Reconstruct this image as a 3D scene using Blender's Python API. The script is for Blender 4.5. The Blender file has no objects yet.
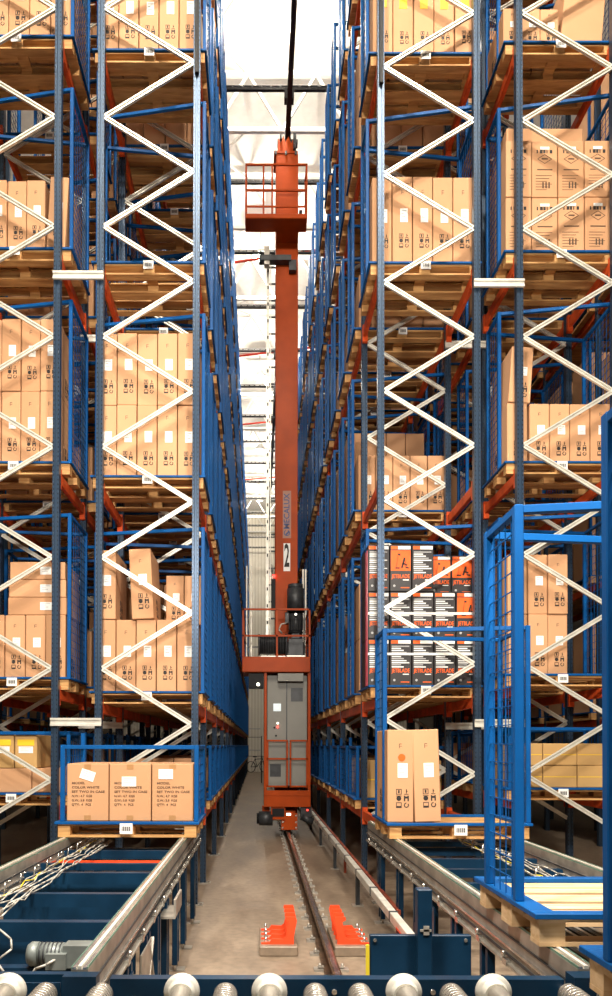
import bpy, bmesh, math, random
from mathutils import Matrix, Vector, Euler
random.seed(7)
scene = bpy.context.scene
COL = scene.collection
PI = math.pi
F, H = 750.0, 1.7
ORD = 'zeroth first second third fourth fifth sixth seventh eighth ninth tenth eleventh twelfth thirteenth fourteenth fifteenth sixteenth seventeenth eighteenth nineteenth twentieth'.split()
def ordw(n):
    if n <= 20: return ORD[n]
    if n == 30: return 'thirtieth'
    return ('twenty-' if n < 30 else 'thirty-') + ORD[n % 10]

# ------------------------------------------------------------------ materials
def nodes_of(name):
    m = bpy.data.materials.new(name); m.use_nodes = True
    nt = m.node_tree; b = nt.nodes['Principled BSDF']
    return m, nt, b
def plain(name, col, rough=.5, metal=0.0, vary=.0, nscale=6.0, bump=0.0, emit=None, estr=0):
    m, nt, b = nodes_of(name)
    N, L = nt.nodes, nt.links
    b.inputs['Roughness'].default_value = rough
    b.inputs['Metallic'].default_value = metal
    if name.endswith('paint'): b.inputs['Specular IOR Level'].default_value = .15
    tc = N.new('ShaderNodeTexCoord'); no = N.new('ShaderNodeTexNoise')
    no.inputs['Scale'].default_value = nscale; no.inputs['Detail'].default_value = 5
    L.new(tc.outputs['Object'], no.inputs['Vector'])
    mix = N.new('ShaderNodeMixRGB'); mix.blend_type = 'MIX'
    c = list(col) + [1]
    mix.inputs[1].default_value = [v * (1 - vary) for v in col] + [1]
    mix.inputs[2].default_value = [min(1, v * (1 + vary)) for v in col] + [1]
    ramp = N.new('ShaderNodeValToRGB'); ramp.color_ramp.elements[0].position = .35; ramp.color_ramp.elements[1].position = .65
    L.new(no.outputs['Fac'], ramp.inputs[0]); L.new(ramp.outputs[0], mix.inputs[0])
    L.new(mix.outputs[0], b.inputs['Base Color'])
    if bump:
        bp = N.new('ShaderNodeBump'); bp.inputs['Strength'].default_value = bump; bp.inputs['Distance'].default_value = .01
        L.new(no.outputs['Fac'], bp.inputs['Height']); L.new(bp.outputs[0], b.inputs['Normal'])
    if emit:
        b.inputs['Emission Color'].default_value = list(emit) + [1]; b.inputs['Emission Strength'].default_value = estr
    return m
M = {}
M['blue'] = plain('blue_paint', (.003, .076, .26), .45, 0, .12, 3)
M['navy'] = plain('navy_paint', (.005, .025, .055), .35, 0, .25, 4)
M['orange'] = plain('orange_beam_paint', (.62, .085, .02), .45, 0, .2, 5)
M['crane'] = plain('crane_paint', (.37, .050, .003), .42, 0, .1, 3)
M['brace'] = plain('galvanised_brace', (.74, .72, .64), .4, .35, .1, 9)
M['zinc'] = plain('zinc_steel', (.42, .39, .34), .42, .6, .22, 9)
M['steel'] = plain('polished_steel', (.62, .60, .56), .25, .85, .2, 12)
M['rail'] = plain('worn_rail_steel', (.16, .10, .06), .38, .7, .35, 14)
M['railtop'] = plain('bright_rail_top', (.50, .46, .42), .25, .9, .2, 14)
M['black'] = plain('black_paint', (.012, .012, .013), .5, 0, .2)
M['dgrey'] = plain('dark_grey_motor', (.035, .038, .042), .45, .2, .3, 8)
M['grey'] = plain('cabinet_grey', (.22, .215, .19), .5, 0, .06, 3)
M['lgrey'] = plain('gearmotor_grey', (.17, .19, .18), .45, .2, .2, 8)
M['white'] = plain('white_paint', (.85, .84, .80), .5, 0, .04)
M['paper'] = plain('paper_label', (.88, .88, .85), .6, 0, .03)
M['ink'] = plain('black_ink', (.02, .016, .014), .7)
M['fadedink'] = plain('faded_brown_ink', (.09, .05, .028), .8)
M['greyink'] = plain('grey_ink', (.42, .42, .42), .8)
M['yellow'] = plain('yellow_label', (.85, .55, .02), .6)
M['plast'] = plain('green_plastic_guide', (.13, .24, .18), .5, 0, .15)
M['jet'] = plain('dark_carton_print', (.022, .018, .018), .5, 0, .25)
M['jetorange'] = plain('orange_print', (.88, .12, .005), .6, 0, .05)
M['buffer'] = plain('red_orange_bracket', (.85, .07, .015), .45, 0, .08)
M['tape'] = plain('packing_tape', (.42, .22, .09), .35)
M['cable'] = plain('grey_cable', (.45, .43, .38), .5, 0, .3, 20)
M['ycable'] = plain('yellow_cable', (.7, .55, .03), .5)
M['pipe_red'] = plain('red_pipe_paint', (.55, .05, .03), .4)
M['rustpaint'] = plain('dull_red_paint', (.28, .06, .03), .5, 0, .3)
M['sidewall'] = plain('brown_side_cladding', (.10, .08, .06), .7)
M['pink'] = plain('pink_film', (.62, .06, .10), .3)
M['logo'] = plain('label_greyblue', (.33, .15, .10), .5)
M['logoink'] = plain('label_blue', (.035, .05, .16), .5)
M['glow'] = plain('lamp_glow', (1, 1, 1), .5, emit=(1, .93, .8), estr=30)
M['redglow'] = plain('red_signal_glow', (.8, 0, 0), .4, emit=(1, .03, .02), estr=6)
M['screen'] = plain('screen_glow', (.7, .8, .8), .3, emit=(.8, .9, 1), estr=.25)
M['whiteglow'] = plain('white_signal_glow', (1, 1, 1), .3, emit=(1, .9, .7), estr=3)

def carton_mat(name, a, b_):
    m, nt, b = nodes_of(name); N, L = nt.nodes, nt.links
    tc = N.new('ShaderNodeTexCoord'); oi = N.new('ShaderNodeObjectInfo')
    no = N.new('ShaderNodeTexNoise'); no.inputs['Scale'].default_value = 3; no.inputs['Detail'].default_value = 6
    va = N.new('ShaderNodeVectorMath'); L.new(tc.outputs['Object'], va.inputs[0]); L.new(oi.outputs['Random'], va.inputs[1])
    L.new(va.outputs[0], no.inputs['Vector'])
    ad = N.new('ShaderNodeMath'); ad.operation = 'MULTIPLY_ADD'; ad.inputs[1].default_value = .5
    L.new(oi.outputs['Random'], ad.inputs[0]); 
    mu = N.new('ShaderNodeMath'); mu.operation = 'MULTIPLY'; mu.inputs[1].default_value = .5
    L.new(no.outputs['Fac'], mu.inputs[0]); L.new(mu.outputs[0], ad.inputs[2])
    mix = N.new('ShaderNodeMixRGB'); mix.inputs[1].default_value = list(a) + [1]; mix.inputs[2].default_value = list(b_) + [1]
    L.new(ad.outputs[0], mix.inputs[0]); L.new(mix.outputs[0], b.inputs['Base Color'])
    b.inputs['Roughness'].default_value = .75
    return m
M['carton'] = carton_mat('brown_cardboard', (.50, .255, .12), (.64, .355, .185))
M['kraft'] = carton_mat('yellow_kraft_cardboard', (.44, .26, .09), (.56, .34, .13))

def wood_mat(name, a, b_):
    m, nt, b = nodes_of(name); N, L = nt.nodes, nt.links
    tc = N.new('ShaderNodeTexCoord'); oi = N.new('ShaderNodeObjectInfo')
    mp = N.new('ShaderNodeMapping'); mp.inputs['Scale'].default_value = (1.2, 9, 14)
    va = N.new('ShaderNodeVectorMath'); L.new(tc.outputs['Object'], va.inputs[0]); L.new(oi.outputs['Random'], va.inputs[1])
    L.new(va.outputs[0], mp.inputs['Vector'])
    no = N.new('ShaderNodeTexNoise'); no.inputs['Scale'].default_value = 2.2; no.inputs['Detail'].default_value = 6; no.inputs['Distortion'].default_value = .6
    L.new(mp.outputs[0], no.inputs['Vector'])
    cr = N.new('ShaderNodeValToRGB'); e = cr.color_ramp.elements
    e[0].position = .33; e[0].color = list(a) + [1]; e[1].position = .66; e[1].color = list(b_) + [1]
    L.new(no.outputs['Fac'], cr.inputs[0]); L.new(cr.outputs[0], b.inputs['Base Color'])
    b.inputs['Roughness'].default_value = .7
    return m
M['wood'] = wood_mat('rough_pallet_wood', (.40, .19, .06), (.66, .38, .14))
M['newwood'] = wood_mat('fresh_pallet_wood', (.60, .38, .18), (.78, .56, .33))

def upright_mat():
    m, nt, b = nodes_of('perforated_upright_steel'); N, L = nt.nodes, nt.links
    tc = N.new('ShaderNodeTexCoord'); sp = N.new('ShaderNodeSeparateXYZ'); L.new(tc.outputs['Object'], sp.inputs[0])
    def mth(op, a, bb=None, c=None):
        n = N.new('ShaderNodeMath'); n.operation = op
        for i, v in enumerate((a, bb, c)):
            if v is None: continue
            if isinstance(v, (int, float)): n.inputs[i].default_value = v
            else: L.new(v, n.inputs[i])
        return n.outputs[0]
    fz = mth('FRACT', mth('MULTIPLY', sp.outputs['Z'], 20.0))
    hz = mth('MULTIPLY', mth('GREATER_THAN', fz, .3), mth('LESS_THAN', fz, .7))
    ax = mth('ABSOLUTE', mth('SUBTRACT', mth('ABSOLUTE', sp.outputs['X']), .024))
    hx = mth('LESS_THAN', ax, .005)
    hole = mth('MULTIPLY', hz, hx)
    mix = N.new('ShaderNodeMixRGB'); mix.inputs[1].default_value = (.038, .068, .115, 1); mix.inputs[2].default_value = (.01, .012, .015, 1)
    L.new(hole, mix.inputs[0]); L.new(mix.outputs[0], b.inputs['Base Color'])
    b.inputs['Roughness'].default_value = .36; b.inputs['Metallic'].default_value = .45
    return m
M['upright'] = upright_mat()

def floor_mat():
    m, nt, b = nodes_of('worn_concrete'); N, L = nt.nodes, nt.links
    tc = N.new('ShaderNodeTexCoord')
    n1 = N.new('ShaderNodeTexNoise'); n1.inputs['Scale'].default_value = .9; n1.inputs['Detail'].default_value = 8; n1.inputs['Roughness'].default_value = .6
    n2 = N.new('ShaderNodeTexNoise'); n2.inputs['Scale'].default_value = 14; n2.inputs['Detail'].default_value = 8
    mp = N.new('ShaderNodeMapping'); mp.inputs['Scale'].default_value = (2.2, .8, 1)
    L.new(tc.outputs['Object'], mp.inputs[0]); L.new(mp.outputs[0], n1.inputs['Vector']); L.new(tc.outputs['Object'], n2.inputs['Vector'])
    cr = N.new('ShaderNodeValToRGB'); e = cr.color_ramp.elements
    e[0].position = .3; e[0].color = (.17, .12, .08, 1); e[1].position = .7; e[1].color = (.37, .285, .205, 1)
    L.new(n1.outputs['Fac'], cr.inputs[0])
    mx = N.new('ShaderNodeMixRGB'); mx.blend_type = 'MULTIPLY'; mx.inputs[0].default_value = .55
    cr2 = N.new('ShaderNodeValToRGB'); cr2.color_ramp.elements[0].position = .3; cr2.color_ramp.elements[0].color = (.55, .55, .55, 1); cr2.color_ramp.elements[1].position = .6
    L.new(n2.outputs['Fac'], cr2.inputs[0]); L.new(cr.outputs[0], mx.inputs[1]); L.new(cr2.outputs[0], mx.inputs[2])
    L.new(mx.outputs[0], b.inputs['Base Color'])
    rr = N.new('ShaderNodeMapRange'); rr.inputs[3].default_value = .28; rr.inputs[4].default_value = .6
    L.new(n1.outputs['Fac'], rr.inputs[0]); L.new(rr.outputs[0], b.inputs['Roughness'])
    bp = N.new('ShaderNodeBump'); bp.inputs['Strength'].default_value = .15; bp.inputs['Distance'].default_value = .01
    L.new(n2.outputs['Fac'], bp.inputs['Height']); L.new(bp.outputs[0], b.inputs['Normal'])
    return m
M['floor'] = floor_mat()
def wall_mat():
    m, nt, b = nodes_of('ribbed_wall_cladding'); N, L = nt.nodes, nt.links
    tc = N.new('ShaderNodeTexCoord'); w = N.new('ShaderNodeTexWave'); w.inputs['Scale'].default_value = 1.6; w.bands_direction = 'X'
    L.new(tc.outputs['Object'], w.inputs['Vector'])
    mix = N.new('ShaderNodeMixRGB'); mix.inputs[1].default_value = (.62, .57, .47, 1); mix.inputs[2].default_value = (.78, .74, .64, 1)
    L.new(w.outputs['Fac'], mix.inputs[0]); L.new(mix.outputs[0], b.inputs['Base Color'])
    bp = N.new('ShaderNodeBump'); bp.inputs['Strength'].default_value = .4; L.new(w.outputs['Fac'], bp.inputs['Height']); L.new(bp.outputs[0], b.inputs['Normal'])
    b.inputs['Roughness'].default_value = .6
    return m
M['wall'] = wall_mat()

# ------------------------------------------------------------------ mesh builder
class MB:
    def __init__(s): s.v, s.f, s.m, s.mats, s.sm = [], [], [], [], []
    def mi(s, k):
        if k not in s.mats: s.mats.append(k)
        return s.mats.index(k)
    def add(s, vs, fs, mat, T=None, smooth=False):
        o = len(s.v)
        s.v += [tuple(T @ Vector(p)) if T else tuple(p) for p in vs]
        i = s.mi(mat)
        for f in fs: s.f.append(tuple(o + k for k in f)); s.m.append(i); s.sm.append(smooth)
        return s
    def box(s, x0, x1, y0, y1, z0, z1, mat, T=None):
        vs = [(x, y, z) for z in (z0, z1) for y in (y0, y1) for x in (x0, x1)]
        return s.add(vs, [(0, 2, 3, 1), (4, 5, 7, 6), (0, 1, 5, 4), (2, 6, 7, 3), (0, 4, 6, 2), (1, 3, 7, 5)], mat, T)
    def bar(s, a, b, w, h, mat, up=(0, 0, 1)):
        a, b = Vector(a), Vector(b); d = (b - a); l = d.length; d.normalize()
        u = Vector(up)
        if abs(u.dot(d)) > .98: u = Vector((0, 1, 0))
        r = d.cross(u).normalized(); u = r.cross(d)
        T = Matrix((( r.x, d.x, u.x, a.x), (r.y, d.y, u.y, a.y), (r.z, d.z, u.z, a.z), (0, 0, 0, 1)))
        return s.box(-w / 2, w / 2, 0, l, -h / 2, h / 2, mat, T)
    def cyl(s, a, b, r, mat, n=16, r2=None, caps=True):
        return s.lathe(a, b, [(0, r), (1, r if r2 is None else r2)], mat, n, caps)
    def lathe(s, a, b, prof, mat, n=20, caps=True):
        a, b = Vector(a), Vector(b); d = b - a
        q = d.to_track_quat('Z', 'Y').to_matrix(); vs = []; fs = []
        for t, r in prof:
            c = a + d * t
            for k in range(n):
                an = 2 * PI * k / n; vs.append(tuple(c + q @ Vector((r * math.cos(an), r * math.sin(an), 0))))
        for j in range(len(prof) - 1):
            for k in range(n):
                fs.append((j * n + k, j * n + (k + 1) % n, (j + 1) * n + (k + 1) % n, (j + 1) * n + k))
        s.add(vs, fs, mat, smooth=True)
        if caps:
            o = len(s.v) - len(vs); i = s.mi(mat)
            s.f.append(tuple(o + k for k in reversed(range(n)))); s.m.append(i); s.sm.append(False)
            s.f.append(tuple(o + (len(prof) - 1) * n + k for k in range(n))); s.m.append(i); s.sm.append(False)
        return s
    def tube(s, pts, r, mat, n=6):
        for p, q in zip(pts, pts[1:]): s.cyl(p, q, r, mat, n)
        return s
    def prism(s, pts, y0, y1, mat, T=None):      # outline in XZ, extruded along Y
        n = len(pts)
        vs = [(x, y0, z) for x, z in pts] + [(x, y1, z) for x, z in pts]
        fs = [tuple(range(n)), tuple(reversed(range(n, 2 * n)))] + [(k, k + n, (k + 1) % n + n, (k + 1) % n) for k in range(n)]
        return s.add(vs, fs, mat, T)
    def sub(s, o, T=None):
        for k, i in zip(o.mats, range(len(o.mats))):
            s.mi(k)
        off = len(s.v); s.v += [tuple(T @ Vector(p)) if T else p for p in o.v]
        for f, m, sm in zip(o.f, o.m, o.sm):
            s.f.append(tuple(off + k for k in f)); s.m.append(s.mi(o.mats[m])); s.sm.append(sm)
        return s
    def text(s, txt, size, mat, T, sx=1.0, align='CENTER', depth=.0012):
        c = bpy.data.curves.new('lettering', 'FONT'); c.body = txt; c.size = size; c.extrude = depth / 2
        c.align_x = align; c.align_y = 'CENTER'; c.resolution_u = 2; c.offset = size * .02
        o = bpy.data.objects.new('lettering', c); COL.objects.link(o)
        dg = bpy.context.evaluated_depsgraph_get(); dg.update()
        me = bpy.data.meshes.new_from_object(o.evaluated_get(dg))
        R = T @ Matrix.Rotation(PI / 2, 4, 'X') @ Matrix.Diagonal((sx, 1, 1, 1))
        s.add([v.co[:] for v in me.vertices], [tuple(p.vertices) for p in me.polygons], mat, R)
        bpy.data.objects.remove(o); bpy.data.meshes.remove(me); bpy.data.curves.remove(c)
        return s
    def mesh(s, name, bevel=0):
        me = bpy.data.meshes.new(name); me.from_pydata(s.v, [], s.f)
        for k in s.mats: me.materials.append(M[k])
        me.polygons.foreach_set('material_index', s.m); me.polygons.foreach_set('use_smooth', s.sm)
        me.update()
        bm = bmesh.new(); bm.from_mesh(me); bmesh.ops.recalc_face_normals(bm, faces=bm.faces)
        if bevel: bmesh.ops.bevel(bm, geom=bm.edges[:], offset=bevel, segments=1, affect='EDGES', clamp_overlap=True)
        bm.to_mesh(me); bm.free()
        return me
    def build(s, name, parent=None, loc=(0, 0, 0), bevel=0, rot=(0, 0, 0)):
        return link(name, s.mesh(name, bevel), parent, loc, rot)
def link(name, data, parent=None, loc=(0, 0, 0), rot=(0, 0, 0)):
    o = bpy.data.objects.new(name, data); COL.objects.link(o); o.location = loc; o.rotation_euler = rot
    if parent: o.parent = parent
    return o
def tag(o, label=None, cat=None, group=None, kind=None):
    if label: o['label'] = label
    if cat: o['category'] = cat
    if group: o['group'] = group
    if kind: o['kind'] = kind
    return o
def thing(name, label, cat, loc=(0, 0, 0), rz=0, group=None):
    return tag(link(name, None, None, loc, (0, 0, rz)), label, cat, group)
KIDS = {}
def copy_tree(o, parent=None):
    c = o.copy(); COL.objects.link(c); c.parent = parent
    if o.name not in KIDS: KIDS[o.name] = [x for x in bpy.data.objects if x.parent == o]
    for ch in KIDS[o.name]: copy_tree(ch, c)
    return c
def struct(name, mb, **k): return tag(mb.build(name, **k), kind='structure')

# ------------------------------------------------------------------ hall shell
Y_END = 47.6; Z_CEIL = 16.6
struct('floor', MB().box(-9.5, 10.2, -8, Y_END, -.1, 0, 'floor'))
struct('ceiling', MB().box(-9.5, 10.2, 1.5, Y_END + .2, Z_CEIL, Z_CEIL + .2, 'white'))
struct('wall_back', MB().box(-9.5, 10.2, Y_END, Y_END + .2, 0, Z_CEIL, 'wall'))
struct('wall_left', MB().box(-9.7, -9.5, 1.5, Y_END, 0, Z_CEIL, 'sidewall'))
struct('wall_right', MB().box(10.2, 10.4, 1.5, Y_END, 0, Z_CEIL, 'sidewall'))
dm = MB().box(-.75, .15, Y_END - .05, Y_END, 0, 4.2, 'wall')
for z in (1.35, 2.7): dm.box(-.75, .15, Y_END - .07, Y_END - .05, z, z + .05, 'greyink')
struct('door_1', dm)

# ------------------------------------------------------------------ pallet cage
def pallet_mb(mat='wood'):
    m = MB()
    for y0, y1 in ((.025, .125), (.352, .497), (.725, .825)): m.box(-.6, .6, y0, y1, 0, .022, mat)
    for x0, x1 in ((-.6, -.495), (-.06, .06), (.495, .6)):
        for y0, y1 in ((.026, .124), (.353, .496), (.726, .824)): m.box(x0 + .001, x1 - .001, y0, y1, .022, .1, mat)
        m.box(x0, x1, .025, .825, .1, .122, mat)
    for y0, y1 in ((.025, .17), (.20, .30), (.353, .497), (.55, .65), (.68, .825)): m.box(-.6, .6, y0, y1, .122, .144, mat)
    m.v = [(x, y, z * .78) for x, y, z in m.v]
    return m
def plate_mb():
    m = MB(); z0, z1 = .1127, .136
    m.box(-.625, .625, 0, .06, z0, z1, 'blue'); m.box(-.625, .625, .79, .85, z0, z1, 'blue')
    m.box(-.625, -.53, .06, .79, z0, z1, 'blue'); m.box(.53, .625, .06, .79, z0, z1, 'blue')
    return m
def panel_mb(x, y0, y1, z0, z1, step=.085):
    m = MB(); n = max(2, round((y1 - y0) / step)); k = max(2, round((z1 - z0) / step)); w = .0024
    for i in range(1, n):
        y = y0 + (y1 - y0) * i / n; m.box(x - w, x + w, y - w, y + w, z0, z1, 'blue')
    for i in range(1, k):
        z = z0 + (z1 - z0) * i / k; m.box(x - w, x + w, y0, y1, z - w, z + w, 'blue')
    return m
PW = .0195
def post_mb(x, y, top):
    return MB().box(x - PW, x + PW, y - PW, y + PW, .136, top, 'blue')
TALL, MID, LOW = 1.92, 1.84, .80
def cage_parts(kind):
    top = {'tall': TALL, 'mid': MID, 'low': LOW}[kind]
    posts = [(-.604, .25, top), (-.604, .66, top), (.598, .05, top), (.598, .80, top)] if kind != 'low' else \
            [(-.565, .05, top), (-.565, .80, top + .11), (.598, .05, top), (.598, .80, top)]
    l0, l1, r0, r1 = posts
    t = top - PW
    rails = [((l0[0] + PW, l0[1], t), (r0[0] - PW, r0[1], t)), ((l1[0] + PW, l1[1], t), (r1[0] - PW, r1[1], t)),
             ((l0[0], l0[1] + PW, t), (l1[0], l1[1] - PW, t)), ((r0[0], r0[1] + PW, t), (r1[0], r1[1] - PW, t))]
    panels = [panel_mb(l0[0], l0[1], l1[1], .136, t), panel_mb(.598, r0[1], r1[1], .136, t)]
    return posts, rails, panels
def card_mb():
    m = MB().box(-.055, .055, -.022, -.018, .035, .125, 'paper')
    for k in range(9): m.box(-.038 + k * .0088, -.034 + k * .0088 + .003 * (k % 2), -.0235, -.022, .06, .098, 'ink')
    return m
def make_cage(kind, wood='wood'):
    root = thing('pallet_cage', 'x', 'pallet cage')
    posts, rails, panels = cage_parts(kind)
    pallet_mb(wood).build('wooden_pallet', root)
    plate_mb().build('base_plate', root, bevel=.003)
    for p in posts: post_mb(*p).build('corner_post', root, bevel=.004)
    for a, b in rails: MB().bar(a, b, .035, .035, 'blue').build('top_rail', root, bevel=.003)
    for p in panels: p.build('wire_side_panel', root)
    tag(card_mb().build('barcode_card', root), 'white barcode card')
    return root
def cage_one(kind):
    m = MB(); m.sub(pallet_mb()); m.sub(plate_mb())
    posts, rails, panels = cage_parts(kind)
    for p in posts: m.sub(post_mb(*p))
    for a, b in rails: m.bar(a, b, .035, .035, 'blue')
    for p in panels: m.sub(p)
    return m
PROTO = {'tall': make_cage('tall'), 'low': make_cage('low'), 'mid': make_cage('mid')}
FAR = {k: cage_one(k).mesh('pallet_cage') for k in ('tall', 'low')}
FARMB = {k: cage_one(k) for k in ('tall', 'low')}
USED = set()
SHELF = ['lowest', 'second', 'third', 'fourth', 'fifth', 'sixth']
def place_cage(kind, x, y, z, label, group, detail=True):
    if detail:
        o = copy_tree(PROTO[kind])
    else: o = link('pallet_cage', FAR[kind])
    o.location = (x, y, z)
    tag(o, label, 'pallet cage', group)
    return o

# ------------------------------------------------------------------ cartons
def icons(m, x, z, s, y):
    # two columns, three rows of handling marks
    for c in range(2):
        for r in range(3):
            cx = x + (c - .5) * s * 1.35; cz = z - r * s * 1.2; w = s * .5; t = s * .13
            def q(a, b, d, e): m.box(cx + a * s, cx + b * s, y - .0012, y, cz + d * s, cz + e * s, 'ink')
            if (c, r) in ((0, 0),):
                q(-.5, .5, .38, .5); q(-.5, .5, -.5, -.38); q(-.5, -.38, -.38, .38); q(.38, .5, -.38, .38); q(-.15, .15, -.25, .3)
            elif (c, r) == (1, 0):
                q(-.07, .07, -.3, .45); q(-.4, .4, -.5, -.38); m.prism([(cx - .05 * s, cz + .45 * s), (cx + .25 * s, cz), (cx - .05 * s, cz - .05 * s)], y - .0012, y, 'ink')
            elif (c, r) == (0, 1):
                m.cyl((cx, y - .0012, cz), (cx, y, cz), s * .45, 'ink', 10); q(-.5, .5, .38, .5)
            elif (c, r) == (1, 1):
                q(-.45, -.2, -.5, .5); q(.2, .45, -.5, .5); q(-.2, .2, 0, .35)
            elif (c, r) == (0, 2):
                q(-.5, .5, .38, .5); q(-.5, .5, -.5, -.15); q(-.5, -.38, -.15, .38); q(.38, .5, -.15, .38)
            else:
                for k in range(8):
                    if k == 1: continue
                    a0, a1 = k * PI / 4, (k + 1) * PI / 4
                    p = lambda a, rr: (cx + rr * s * math.cos(a), cz + rr * s * math.sin(a))
                    m.prism([p(a0, .48), p(a1, .48), p(a1, .3), p(a0, .3)], y - .0012, y, 'ink')
def sticker_mb(x, z, w, h):
    m = MB().box(x - w / 2, x + w / 2, -.0035, -.001, z - h / 2, z + h / 2, 'paper')
    for k in range(3):
        ww = w * (.7, .35, .55)[k]; zz = z + h * (.3, .1, -.15)[k]
        m.box(x - w * .35, x - w * .35 + ww, -.0042, -.0035, zz, zz + h * .06, 'greyink')
    return m
CART = {}
def carton(kind, w, h, d):
    key = (kind, round(w, 3), round(h, 3), round(d, 3))
    if key in CART: return CART[key]
    body = MB().box(-w / 2, w / 2, 0, d, 0, h, 'kraft' if kind in ('kraft', 'yellow') else 'carton' if kind != 'jet' and kind != 'jetpic' else 'jet')
    bm_mesh = body.mesh('carton', bevel=.006)
    name = 'carton'
    root = link(name, bm_mesh)
    pr = MB(); T0 = Matrix.Identity(4)
    if kind == 'tallmark':
        icons(pr, w * .08, h * .33, min(.05, w * .215), -.0002)
        pr.box(-.012, .014, -.0014, -.0002, h * .82, h * .824, 'ink'); pr.box(-.012, -.008, -.0014, -.0002, h * .80, h * .85, 'ink')
        pr.box(-.012, .012, -.0014, -.0002, h * .845, h * .85, 'ink')
        pr.build('printed_marking', root)
        tag(sticker_mb(w * .08, h * .56, w * .38, h * .155).build('address_sticker', root), 'white address sticker')
        for sgn in (-1,):
            sm = MB()
            Tside = Matrix.Translation((-w / 2, 0, 0)) @ Matrix.Rotation(-PI / 2, 4, 'Z') @ Matrix.Translation((-d * .5, 0, 0))
            icons(sm, 0, h * .3, .06, -.0008); 
            mm = MB().sub(sm, Tside)
            sm2 = MB().sub(sm, Matrix.Translation((w / 2, 0, 0)) @ Matrix.Rotation(PI / 2, 4, 'Z') @ Matrix.Translation((d * .5, 0, 0)))
            mm.sub(sm2); mm.build('side_printed_marking', root)
    elif kind == 'cube':
        pr.box(-.03, .03, -.0012, -.0002, h * .0 + .01, h * .1, 'tape'); pr.box(-.03, .03, -.0012, -.0002, h * .9, h * .99, 'tape')
        for i, t in enumerate(('MODEL', 'COLOR WHITE', 'SET TWO IN CASE', 'N.W.: 4.7  KGS', 'G.W.: 5.8  KGS', "Q'TY:  4   PCS")):
            pr.text(t, .028, 'fadedink', Matrix.Translation((-w * .38, -.0016, h * (.66 - i * .075))), 1.25 if i < 3 else 1.0, 'LEFT')
        pr.build('printed_lettering', root)
    elif kind == 'diamond':
        for i in range(5): pr.box(-w * .32 + i * w * .13, -w * .32 + i * w * .13 + w * (.05, .11, .09, .04, .1)[i], -.0014, -.0002, h * .78, h * .84, 'ink')
        for (a, b) in (((-.28, .68), (0, .76)), ((0, .76), (.28, .68)), ((.28, .68), (0, .60)), ((0, .60), (-.28, .68))):
            pr.bar((a[0] * w, -.0008, a[1] * h), (b[0] * w, -.0008, b[1] * h), .0012, .006, 'fadedink')
        pr.box(-w * .12, w * .12, -.0014, -.0002, h * .67, h * .695, 'fadedink')
        pr.box(-w * .3, w * .3, -.0014, -.0002, h * .48, h * .5, 'fadedink')
        for i in range(6): pr.box(-w * .36, w * (.28 - .1 * (i % 3)), -.0014, -.0002, h * (.38 - .05 * i), h * (.388 - .05 * i), 'fadedink')
        for i in range(3): pr.box(-w * .1 + i * w * .12, -w * .04 + i * w * .12, -.0016, -.0002, h * .16, h * .27, 'fadedink')
        pr.build('printed_marking', root)
        tag(sticker_mb(0, h * .87, w * .36, h * .05).build('address_sticker', root), 'small white sticker')
    elif kind in ('jet', 'jetpic'):
        pr.box(-w * .45, -w * .12, -.0014, -.0002, h * .90, h * .97, 'jetorange')
        pr.box(-w * .12, w * .46, -.0014, -.0002, h * .90, h * .97, 'paper')
        if kind == 'jet':
            for i in range(11):
                pr.box(-w * .42, w * (.40 - .13 * ((i * 7) % 4)), -.0014, -.0002, h * (.83 - .044 * i), h * (.854 - .044 * i), 'paper' if i % 3 else 'greyink')
        else:
            pr.box(-w * .46, w * .46, -.0014, -.0002, h * .44, h * .88, 'jetorange')
            for x0, z0, x1, z1, t in ((-.22, .5, -.12, .8, .02), (-.12, .8, -.02, .78, .02), (-.25, .5, -.05, .5, .014), (.05, .5, .18, .72, .02), (.18, .72, .22, .52, .025), (.22, .52, .38, .5, .016), (.1, .6, .3, .56, .016)):
                pr.bar((x0 * w, -.002, z0 * h), (x1 * w, -.002, z1 * h), .0012, t, 'ink')
        pr.text('JETBLADE', .062, 'jetorange', Matrix.Translation((0, -.0016, h * .32)), w / .245 * .76)
        pr.box(w * .1, w * .38, -.0014, -.0002, h * .235, h * .255, 'paper')
        pr.cyl((-w * .3, -.0016, h * .12), (-w * .3, -.0002, h * .12), .014, 'greyink', 8)
        pr.box(0, w * .4, -.0014, -.0002, h * .07, h * .09, 'jetorange')
        pr.build('front_print', root)
    elif kind == 'yellow':
        tag(MB().box(-w * .38, w * .38, -.003, -.001, h * .68, h * .86, 'yellow').build('yellow_label', root), 'yellow label')
        tag(sticker_mb(0, h * .55, w * .65, h * .2).build('address_sticker', root), 'white address sticker')
    elif kind == 'topyellow':
        icons(pr, w * .06, h * .30, min(.042, w * .19), -.0002); pr.build('printed_marking', root)
        tag(MB().box(-w * .2, w * .2, -.003, -.001, h * .60, h * .74, 'yellow').build('yellow_label', root), 'yellow label')
    elif kind == 'flat':
        tag(sticker_mb(w * .15, h * .5, w * .2, h * .45).build('address_sticker', root), 'white address sticker')
    elif kind == 'kraft':
        pr.box(-w * .48, w * .48, -.0014, -.0002, h * .47, h * .5, 'yellow'); pr.build('yellow_strap_mark', root)
    CART[key] = root
    root['_proto'] = 1
    return root
FIRST = set()
def put(kind, w, h, d, x, y, z, label, group, ry=0, rz=0, name=None):
    p = carton(kind, w, h, d)
    o = copy_tree(p)
    if '_proto' in o: del o['_proto']
    if name: o.name = name
    o.location = (x, y, z); o.rotation_euler = (0, ry, rz)
    tag(o, label, 'box', group)
    return o
NBOX = 0
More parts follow.
